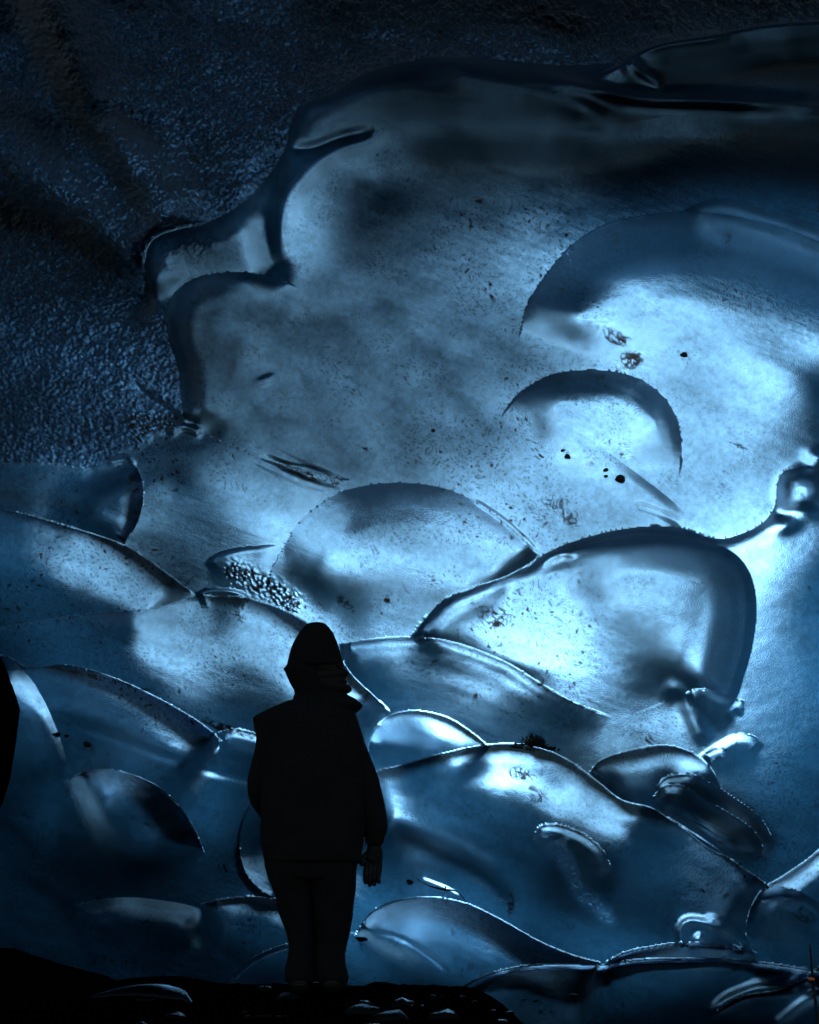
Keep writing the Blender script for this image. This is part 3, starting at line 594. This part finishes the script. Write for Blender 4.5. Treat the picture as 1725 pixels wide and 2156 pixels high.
def chain_blob(pts, rads, n=20, flat=1.0, noise=.08, seed=1, axis_n=5, cap=8):
    """tube with round ends through world points"""
    p = dense([tuple(q) for q in pts], axis_n) if len(pts) > 2 else np.array(pts, float)
    tr = np.linspace(0, len(pts)-1, len(p)); rr = np.interp(tr, range(len(rads)), rads)
    T = np.gradient(p, axis=0); T /= np.linalg.norm(T, axis=1)[:, None]
    rings = []
    for k in range(cap, 0, -1):
        a = k/cap*math.pi/2; rings.append((p[0]-T[0]*rr[0]*math.sin(a), max(rr[0]*math.cos(a), rr[0]*.03), T[0]))
    for k in range(len(p)): rings.append((p[k], rr[k], T[k]))
    for k in range(1, cap+1):
        a = k/cap*math.pi/2; rings.append((p[-1]+T[-1]*rr[-1]*math.sin(a), max(rr[-1]*math.cos(a), rr[-1]*.03), T[-1]))
    V = []; Fc = []; r = np.random.RandomState(seed); ph = r.rand(6)*6
    for i, (c, rad, t) in enumerate(rings):
        u = np.cross(t, FWD); u /= np.linalg.norm(u)+1e-9; v = np.cross(t, u)
        for k in range(n):
            a = 2*math.pi*k/n
            m = 1+noise*(math.sin(3*a+ph[0]+i*.35)+.6*math.sin(5*a+ph[1]-i*.5)+.5*math.sin(2*a+ph[2]+i*.8))
            V.append(c+rad*m*(math.cos(a)*u+math.sin(a)*v*flat))
    for i in range(len(rings)-1):
        for k in range(n): l = (k+1) % n; Fc.append((i*n+k, i*n+l, (i+1)*n+l, (i+1)*n+k))
    Fc.append(tuple(range(n-1, -1, -1))); Fc.append(tuple((len(rings)-1)*n+k for k in range(n)))
    return V, Fc
def join(parts):
    V = []; Fc = []
    for v, f in parts:
        b = len(V); V += list(v); Fc += [tuple(b+i for i in q) for q in f]
    return V, Fc
def lump(c, r, seed, sq=(1, 1, 1), sub=2, rough=.22):
    bm = bmesh.new(); bmesh.ops.create_icosphere(bm, subdivisions=sub, radius=1)
    rr = np.random.RandomState(seed); ph = rr.rand(3, 3)*6
    V = []
    for v in bm.verts:
        x, y, z = v.co
        m = 1+rough*(math.sin(2.1*x+ph[0, 0])*math.sin(2.7*y+ph[0, 1])+.7*math.sin(4.3*y+ph[1, 0])*math.sin(4.1*z+ph[1, 1])+.4*math.sin(8*x+ph[2, 0])*math.sin(7*z+ph[2, 1]))
        V.append(np.array(c)+r*m*np.array((x*sq[0], y*sq[1], z*sq[2])))
    bm.verts.index_update(); Fc = [tuple(v.index for v in f.verts) for f in bm.faces]; bm.free()
    return V, Fc
def on_wall(px, py, off=0.0):
    p, n = wall_at(px, py); return p+n*off
# pebbles frozen onto the wall
PEB = [(1440, 747, 7, 'largest black pebble on the great right dome'), (1305, 1008, 10, 'large black pebble at the right end of the pebble line on the slanting ledge'), (1197, 962, 6, 'black pebble at the upper left of the pebble line on the slanting ledge'),
       (1186, 948, 4, 'tiny pebble at the upper left start of the pebble line'), (1275, 990, 5, 'small pebble in the middle of the pebble line on the ledge'), (1277, 1003, 4, 'tiny pebble just below the middle of the pebble line'), (912, 908, 5, 'lone pebble on the ice left of the small arched dome'),
       (183, 1565, 8, 'flat dark pebble farthest right of three on the lobe at the left'), (120, 1546, 6, 'dark pebble farthest left of three on the lobe at the left'), (140, 1549, 5, 'middle one of three dark pebbles on the lobe at the left'), (865, 1856, 7, 'dark round pebble right of the hand of the person')]
for i, (x, y, r, lb) in enumerate(PEB):
    v, f = lump(on_wall(x, y, .005), r*8/F, 20+i, (1, .6, .8), 2, .3); tag(mesh_obj('pebble', v, f, GRIT), lb, 'pebble', 'dark pebbles frozen on the ice wall')
def tuft():
    rr = random.Random(9); parts = []
    for i in range(70):
        x = 1125+rr.gauss(0, 18); y = 1572+(x-1125)*.12; p = on_wall(x, y, .01); h = rr.uniform(6, 30)*math.exp(-((x-1128)/26)**2)*8/F+.01
        q = p+UP*h+RIGHT*rr.uniform(-.03, .03)-FWD*rr.uniform(-.01, .03); parts.append(chain_blob([p, (p+q)/2+RIGHT*rr.uniform(-.008, .008), q], [.004, .0035, .0015], n=5, cap=1, axis_n=2, noise=0))
        for _ in range(3):
            a = p+(q-p)*rr.uniform(.3, .95); parts.append(lump(a, rr.uniform(.004, .008), i, (1, 1, 1), 1, .4))
    parts.append(chain_blob([on_wall(x, 1572+(x-1125)*.12, .004) for x in (1085, 1110, 1130, 1150, 1168)], (.006, .012, .016, .012, .006), n=10, noise=.2))
    v, f = join(parts); tag(mesh_obj('moss_tuft', v, f, TWIG), 'dark feathery tuft standing on the crest of the long sweeping lobe', 'moss')
tuft()
def wishbone():
    parts = [chain_blob([on_wall(x, y, .01) for x, y in L], rr, n=8, cap=2, noise=.05) for L, rr in (([(878, 1847), (905, 1862), (938, 1872)], (.002, .004, .007)), ([(938, 1872), (960, 1876), (980, 1893)], (.007, .005, .003)), ([(936, 1868), (937, 1885), (938, 1902)], (.006, .004, .002)))]
    v, f = join(parts); tag(mesh_obj('ice_twig', v, f, MILK), 'thin pale forked sliver of ice right of the hand of the person', 'ice sliver')
wishbone()
for i, (x, y, r, lb) in enumerate([(766, 1972, 8, 'bright white ice chip beside the lower leg of the person')]):
    p, n_ = wall_at(x, y); v, f = lump(p+n_*.02, r*8/F, 77, (1.6, .8, .6), 2, .35); tag(mesh_obj('ice_chip', v, f, MILK), lb, 'ice chip')

# foreground: rock at the left edge, boulders, ice slab and wet stones on the ground
def rock(name, c, r, sq, seed, mat, label, cat, group=None, sub=5):
    bm = bmesh.new(); bmesh.ops.create_icosphere(bm, subdivisions=sub, radius=1)
    co = np.array([v.co[:] for v in bm.verts]); d = np.zeros(len(co)); rr = np.random.RandomState(seed)
    for k in range(14):                      # facets chopped by planes
        nrm = rr.randn(3); nrm /= np.linalg.norm(nrm); h = rr.uniform(.62, .9); s = co@nrm; co = co-np.maximum(s-h, 0)[:, None]*nrm*.85
    for k, sc in enumerate((3, 7, 15)):
        ph = rr.rand(3)*9; d += .045/(k+1)*np.sin(co[:, 0]*sc+ph[0])*np.sin(co[:, 1]*sc+ph[1])*np.sin(co[:, 2]*sc+ph[2])
    co = co*(1+d)[:, None]*r*np.array(sq)+np.array(c)
    bm.verts.index_update(); Fc = [tuple(v.index for v in f.verts) for f in bm.faces]; bm.free()
    return tag(mesh_obj(name, co, Fc, mat), label, cat, group)
rock('hanging_rock', PY(-14, 1545, 4.6), .30, (.32, .5, 1.0), 12, ROCK, 'jagged black rock jutting in at the left edge of the view', 'rock')
rock('boulder', PY(60, 2110, 5.6), .36, (1.25, .9, .6), 13, ROCK, 'large black boulder in the lower left corner', 'boulder', 'black boulders at the foot of the wall')
rock('boulder', PY(330, 2125, 5.9), .30, (1.5, .9, .45), 14, ROCK, 'low black boulder just left of the feet of the person', 'boulder', 'black boulders at the foot of the wall')
def slab():
    parts = [chain_blob([PY(x, y, 5.0) for x, y in ((190, 2100), (250, 2090), (320, 2088), (375, 2098), (400, 2112))], (.004, .014, .02, .02, .008), n=14, flat=2.5, noise=.1, seed=3)]
    v, f = join(parts); tag(mesh_obj('ice_slab', v, f, CLEAR), 'low curved sliver of clear ice lying before the boulders at the bottom left', 'ice slab')
slab()
rr = random.Random(21)
CH = [(522, 2141), (545, 2140), (560, 2140), (587, 2141), (600, 2140), (515, 2132), (868, 2118), (888, 2118), (930, 2098), (975, 2100), (1000, 2110), (1040, 2128), (1105, 2105), (1128, 2108), (1075, 2133), (1210, 2095)]
for i, (x, y) in enumerate(CH):
    v, f = lump(PY(x, y, 4.6+.2*rr.random()), rr.uniform(.004, .009), 300+i, (1.6, 1.1, .6), 2, .35)
    tag(mesh_obj('ice_crumb', v, f, MILK), 'tiny pale crumb of ice glinting on the black ground', 'ice crumb', 'tiny ice crumbs glinting on the black ground')
for i in range(46):
    x = rr.uniform(-80, 1800); y = rr.uniform(4.2, 6.4); px_ = (x-862.5)/F*y
    r = rr.uniform(.012, .05); sm = lambda a, b, t: (lambda q: q*q*(3-2*q))(min(1, max(0, (t-a)/(b-a)))); v, f = lump((px_, y, -.004-.62*sm(6.3, 9.2, y)-.42*sm(.25, .9, px_)*sm(3.6, 5.2, y)), r, 500+i, (1.3, 1.1, .7), 2, .3)
    tag(mesh_obj('stone', v, f, STONE), 'small wet black stone on the dark ground', 'stone', 'small wet black stones strewn over the ground')
ORG = plain('orange_plastic', (.8, .16, .03, 1), .3, .5)
t = tag(empty('marker_pole', tuple(PY(1727, 2190, 4.4))), 'thin black pole with a small orange clip at the bottom right corner', 'pole')
v, f = chain_blob([PY(1706, 1990, 4.4), PY(1712, 2060, 4.4), PY(1727, 2190, 4.4)], (.003, .005, .006), n=10, noise=0, cap=2); mesh_obj('shaft', v, f, LEATH, t)
v, f = lump(PY(1709, 2062, 4.39), .010, 5, (1.2, .8, .6), 2, .2); mesh_obj('clip', v, f, ORG, t)

#PERSON
YP = 6.0
def loft(rows, exp=2.3, n=44, sub=4, wr=0.0, seed=1, yc=YP):
    """rows of (y, x left, x right, depth in m, y shift): closed body through the outline"""
    a = np.array([tuple(r)+(0,)*(5-len(r)) for r in rows], float); q = []
    for i in range(len(a)-1):
        for k in range(sub): q.append(a[i]+(a[i+1]-a[i])*k/sub)
    q.append(a[-1]); q = np.array(q); V = []; Fc = []; r = np.random.RandomState(seed); ph = r.rand(8)*6
    for i, (y, xl, xr, dp, ys) in enumerate(q):
        L = PY(xl, y, yc); R = PY(xr, y, yc); c = (L+R)/2; hw = (R[0]-L[0])/2
        for k in range(n):
            an = 2*math.pi*k/n; cs, sn = math.cos(an), math.sin(an)
            ex = math.copysign(abs(cs)**(2/exp), cs); ey = math.copysign(abs(sn)**(2/exp), sn)
            m = 1+wr*(math.sin(y*.035+3*an+ph[0])+.7*math.sin(y*.06-4*an+ph[1])+.5*math.sin(y*.11+7*an+ph[2]))
            V.append(c+np.array([hw*ex*(1+(m-1)*.35), dp*ey*m+ys, 0]))
    m_ = len(q)
    for i in range(m_-1):
        for k in range(n): l = (k+1) % n; Fc.append((i*n+k, (i+1)*n+k, (i+1)*n+l, i*n+l))
    Fc.append(tuple(range(n))); Fc.append(tuple((m_-1)*n+k for k in range(n-1, -1, -1)))
    return V, Fc
def skin_mesh(nodes, edges, lv=2):
    """continuous surface grown round joints: nodes = [(point, radius)], vertex 0 is the root"""
    me = bpy.data.meshes.new('tmp'); me.from_pydata([tuple(p) for p, r in nodes], edges, [])
    o = bpy.data.objects.new('tmp', me); COL.objects.link(o)
    md = o.modifiers.new('s', 'SKIN'); md.use_smooth_shade = True
    for i, (p, r) in enumerate(nodes):
        rr_ = r if isinstance(r, tuple) else (r, r); me.skin_vertices[0].data[i].radius = rr_; me.skin_vertices[0].data[i].use_root = (i == 0)
    sb = o.modifiers.new('b', 'SUBSURF'); sb.levels = lv; sb.render_levels = lv
    bpy.context.view_layer.update(); dg = bpy.context.evaluated_depsgraph_get(); m2 = o.evaluated_get(dg).to_mesh()
    V = [np.array(v.co) for v in m2.vertices]; Fc = [tuple(p.vertices) for p in m2.polygons]
    bpy.data.objects.remove(o, do_unlink=True); bpy.data.meshes.remove(me); return V, Fc
def Q(x, y, dy=0.): p = PY(x, y, YP); return np.array([p[0], p[1]+dy, p[2]])
person = tag(empty('person', (float(PY(662, 2085, YP)[0]), YP, 0.0)), 'person in black winter clothes and hat, silhouetted from behind before the blue ice', 'person')
N = [(Q(656, 1795), .11), (Q(655, 1700), .12), (Q(652, 1590), .13), (Q(658, 1520), .09), (Q(664, 1480), .055), (Q(668, 1450), .06), (Q(668, 1405, .01), .088), (Q(664, 1368), .07),
     (Q(600, 1525), .06), (Q(572, 1570), .055), (Q(556, 1645, .03), .045), (Q(575, 1715, .18), .032), (Q(592, 1722, .24), .03),
     (Q(718, 1528), .06), (Q(752, 1575), .05), (Q(776, 1655, .0), .042), (Q(788, 1745, .03), .032), (Q(790, 1775, .04), (.036, .022)), (Q(789, 1800, .045), (.040, .020)),
     (Q(625, 1830), .09), (Q(632, 1930, .02), .062), (Q(636, 2045, -.01), .045), (Q(632, 2076, .06), .04), (Q(630, 2080, .18), .03),
     (Q(700, 1830), .09), (Q(695, 1930, .02), .062), (Q(694, 2045, -.01), .045), (Q(696, 2076, .06), .04), (Q(700, 2080, .18), .03)]
E = [(0, 1), (1, 2), (2, 3), (3, 4), (4, 5), (5, 6), (6, 7), (3, 8), (8, 9), (9, 10), (10, 11), (11, 12), (3, 13), (13, 14), (14, 15), (15, 16), (16, 17), (17, 18), (0, 19), (19, 20), (20, 21), (21, 22), (22, 23), (0, 24), (24, 25), (25, 26), (26, 27), (27, 28)]
v, f = skin_mesh(N, E); mesh_obj('body', v, f, SKIN, person)
# gloved hand with five separate fingers hanging from the cuff, slightly curled
def hand(w, palm, tipdir, out, r, lens, thumb_side):
    """w wrist, palm centre; out = sideways unit vector across the knuckles"""
    parts = []; d = tipdir/np.linalg.norm(tipdir); back = np.cross(d, out); back /= np.linalg.norm(back)
    parts.append(skin_mesh([(w, (r*1.5, r*1.7)), (palm, (r*2.3, r*1.3)), (palm+d*.045, (r*2.4, r*1.1))], [(0, 1), (1, 2)]))
    for k, ln in enumerate(lens):
        b = palm+d*.045+out*(k-1.5)*r*.95; curl = .35+.05*k
        p1 = b+d*ln*.45+back*ln*.08; p2 = p1+d*ln*.32+back*ln*curl*.6; p3 = p2+d*ln*.18+back*ln*curl*.8
        parts.append(skin_mesh([(b-d*.02, r*.75), (p1, r*.72), (p2, r*.62), (p3, r*.5)], [(0, 1), (1, 2), (2, 3)]))
    tb = palm-d*.01+out*thumb_side*r*2.1; parts.append(skin_mesh([(tb-out*thumb_side*r, r*.9), (tb+d*.03+out*thumb_side*r*.7, r*.85), (tb+d*.062+out*thumb_side*r*.3+back*.012, r*.6)], [(0, 1), (1, 2)]))
    return join(parts)
v, f = hand(Q(790, 1768, .02), Q(788, 1800, .03), Q(779, 1880)-Q(789, 1800), np.array([1., 0.15, 0]), .0205, (.088, .100, .096, .084), -1)
mesh_obj('glove', v, f, LEATH, person)
v, f = hand(Q(580, 1716, .18), Q(598, 1722, .25), np.array([.6, .5, -.3]), np.array([-.3, .0, .9]), .014, (.07, .085, .08, .065), 1)
mesh_obj('glove', v, f, LEATH, person)
# head in three-quarter back view, face turned to the right: brow, nose, lips and chin in profile
head = mesh_obj('face', *loft([(1378, 640, 712, .085), (1392, 632, 719, .09), (1402, 630, 722, .092), (1409, 630, 727, .09), (1415, 630, 734, .085), (1419, 631, 736.5, .082), (1424, 631, 733, .085), (1429, 632, 729, .085), (1434, 632, 731.5, .08), (1437, 633, 732, .08), (1440, 633, 730, .08), (1444, 634, 738, .078), (1450, 636, 742, .075), (1456, 638, 740, .07), (1462, 640, 728, .066), (1476, 642, 712, .066), (1500, 640, 715, .07)], exp=2.1, sub=3), SKIN, person)
for s in (-1, 1):
    v, f = lump(Q(716, 1407, .062*s), .013, 40+s, (1, 1, 1), 2, .0); mesh_obj('eye', v, f, LEATH, head)
mesh_obj('knit_hat', *loft([(1313, 652, 682, .04), (1316, 646, 688, .06), (1323, 639, 695, .075), (1333, 631, 702, .088), (1344, 624, 707, .097), (1356, 617, 712, .104), (1368, 612, 716, .108), (1380, 608.5, 719, .11), (1392, 606, 722, .112), (1402, 604, 724, .112), (1406, 603, 720, .108)], exp=2.1, wr=.02, sub=3), KNIT, person)
mesh_obj('hair', *loft([(1396, 606, 690, .10), (1404, 602, 690, .105), (1409, 597, 690, .105), (1414, 600, 690, .105), (1426, 605, 692, .102), (1440, 611, 695, .098), (1455, 620, 698, .09), (1470, 622, 700, .085), (1484, 620, 700, .08)], exp=2.1, wr=.03, sub=3), KNIT, person)
coat = mesh_obj('coat', *loft([(1478, 600, 742, .09), (1486, 583, 745, .10), (1496, 560, 748, .115), (1505, 543, 750, .125), (1513, 532, 752, .13), (1530, 536, 758, .135), (1560, 543, 768, .14), (1600, 546, 772, .145), (1650, 548, 772, .15), (1700, 549, 770, .155), (1740, 550, 768, .16), (1758, 552, 768, .16), (1770, 550, 767, .162), (1795, 554, 764, .16), (1812, 556, 762, .155), (1818, 560, 757, .14)], exp=2.5, wr=.03, seed=4), COAT, person)
mesh_obj('collar', *loft([(1460, 622, 729, .075), (1466, 619, 737, .085), (1473, 617, 752, .09), (1480, 612, 760, .095), (1486, 604, 766, .1), (1493, 600, 760, .1), (1503, 596, 750, .1), (1515, 596, 742, .1)], exp=2.3, wr=.02, sub=3), COAT, coat)
S = chain_blob([Q(566, 1530), Q(562, 1575, .0), Q(551, 1640, .02), Q(551, 1678, .07), Q(566, 1712, .14)], (.050, .055, .066, .066, .052), n=26, noise=.03, seed=4); mesh_obj('sleeve', *S, COAT, coat)
S = chain_blob([Q(726, 1530), Q(748, 1580, .0), Q(770, 1640, .0), Q(783, 1700, .01), Q(789, 1745, .02), Q(789, 1764, .02)], (.052, .056, .062, .062, .060, .046), n=26, noise=.025, seed=6); mesh_obj('sleeve', *S, COAT, coat)
tr = mesh_obj('trousers', *loft([(1780, 553, 760, .14), (1800, 555, 757, .14), (1825, 560, 752, .135), (1850, 566, 750, .13)], exp=2.4, wr=.02), TROU, person)
L1 = loft([(1815, 557, 664, .13), (1843, 562, 662, .125), (1882, 578, 660, .115), (1921, 588, 662, .105), (1963, 603, 664, .10), (1991, 609, 665, .095), (2012, 606, 666, .095), (2036, 601, 667, .1), (2058, 599, 667, .1), (2066, 602, 665, .09)], exp=2.2, wr=.05, seed=8)
L2 = loft([(1815, 655, 751, .13), (1864, 656, 749, .125), (1900, 658, 747, .115), (1929, 660, 744, .105), (1960, 663, 738, .10), (1984, 664, 731, .095), (2010, 664, 727, .095), (2036, 663, 729, .1), (2058, 662, 735, .1), (2066, 664, 732, .09)], exp=2.2, wr=.05, seed=9)
mesh_obj('trouser_leg', *L1, TROU, tr); mesh_obj('trouser_leg', *L2, TROU, tr)
for cx_, to in ((633, -8), (699, 8)):
    p0 = Q(cx_, 2068, -.04); fl = lambda x, y, dy: np.array([PY(x, 2080, YP)[0], YP+dy, y])
    B = join([chain_blob([fl(cx_, .13, 0), fl(cx_, .06, .0)], (.062, .06), n=20, noise=.02), chain_blob([fl(cx_, .045, -.05), fl(cx_+to*.3, .048, .05), fl(cx_+to, .042, .16), fl(cx_+to*1.3, .036, .22)], (.045, .052, .050, .036), n=20, flat=1, noise=.02)])
    b_ = mesh_obj('boot', *B, LEATH, person)
#OBJ_END
# ------------------------------------------------------------------ light
w = bpy.data.worlds.new('World'); scene.world = w; w.use_nodes = True
nt = w.node_tree; bg = nt.nodes['Background']; sky = nt.nodes.new('ShaderNodeTexSky'); sky.sky_type = 'NISHITA'
sky.sun_disc = False; SUN_EL = math.radians(17); sky.sun_elevation = SUN_EL; sky.sun_rotation = 0.0
sky.air_density = 1.5; sky.dust_density = .3; sky.ozone_density = 3.
nt.links.new(sky.outputs[0], bg.inputs[0]); bg.inputs[1].default_value = .028  # overcast-dim sky at the cave mouth
sd = bpy.data.lights.new('sun', 'SUN'); sd.energy = 4.6; sd.angle = math.radians(9); sd.color = (1, .97, .93)
so = bpy.data.objects.new('sun', sd); COL.objects.link(so); so.location = (0, 30, 12)
ldir = Vector(CAM-P(*SUN_AT, 10)).normalized(); so.rotation_euler = ldir.to_track_quat('-Z', 'Y').to_euler()
vs = scene.view_settings; vs.view_transform = 'Standard'; vs.look = 'None'; vs.gamma = 1; vs.exposure = 1.9

cy = scene.cycles;  cy.max_bounces = 4; cy.diffuse_bounces = 3; cy.glossy_bounces = 2; cy.transmission_bounces = 3; cy.caustics_reflective = False; cy.caustics_refractive = False
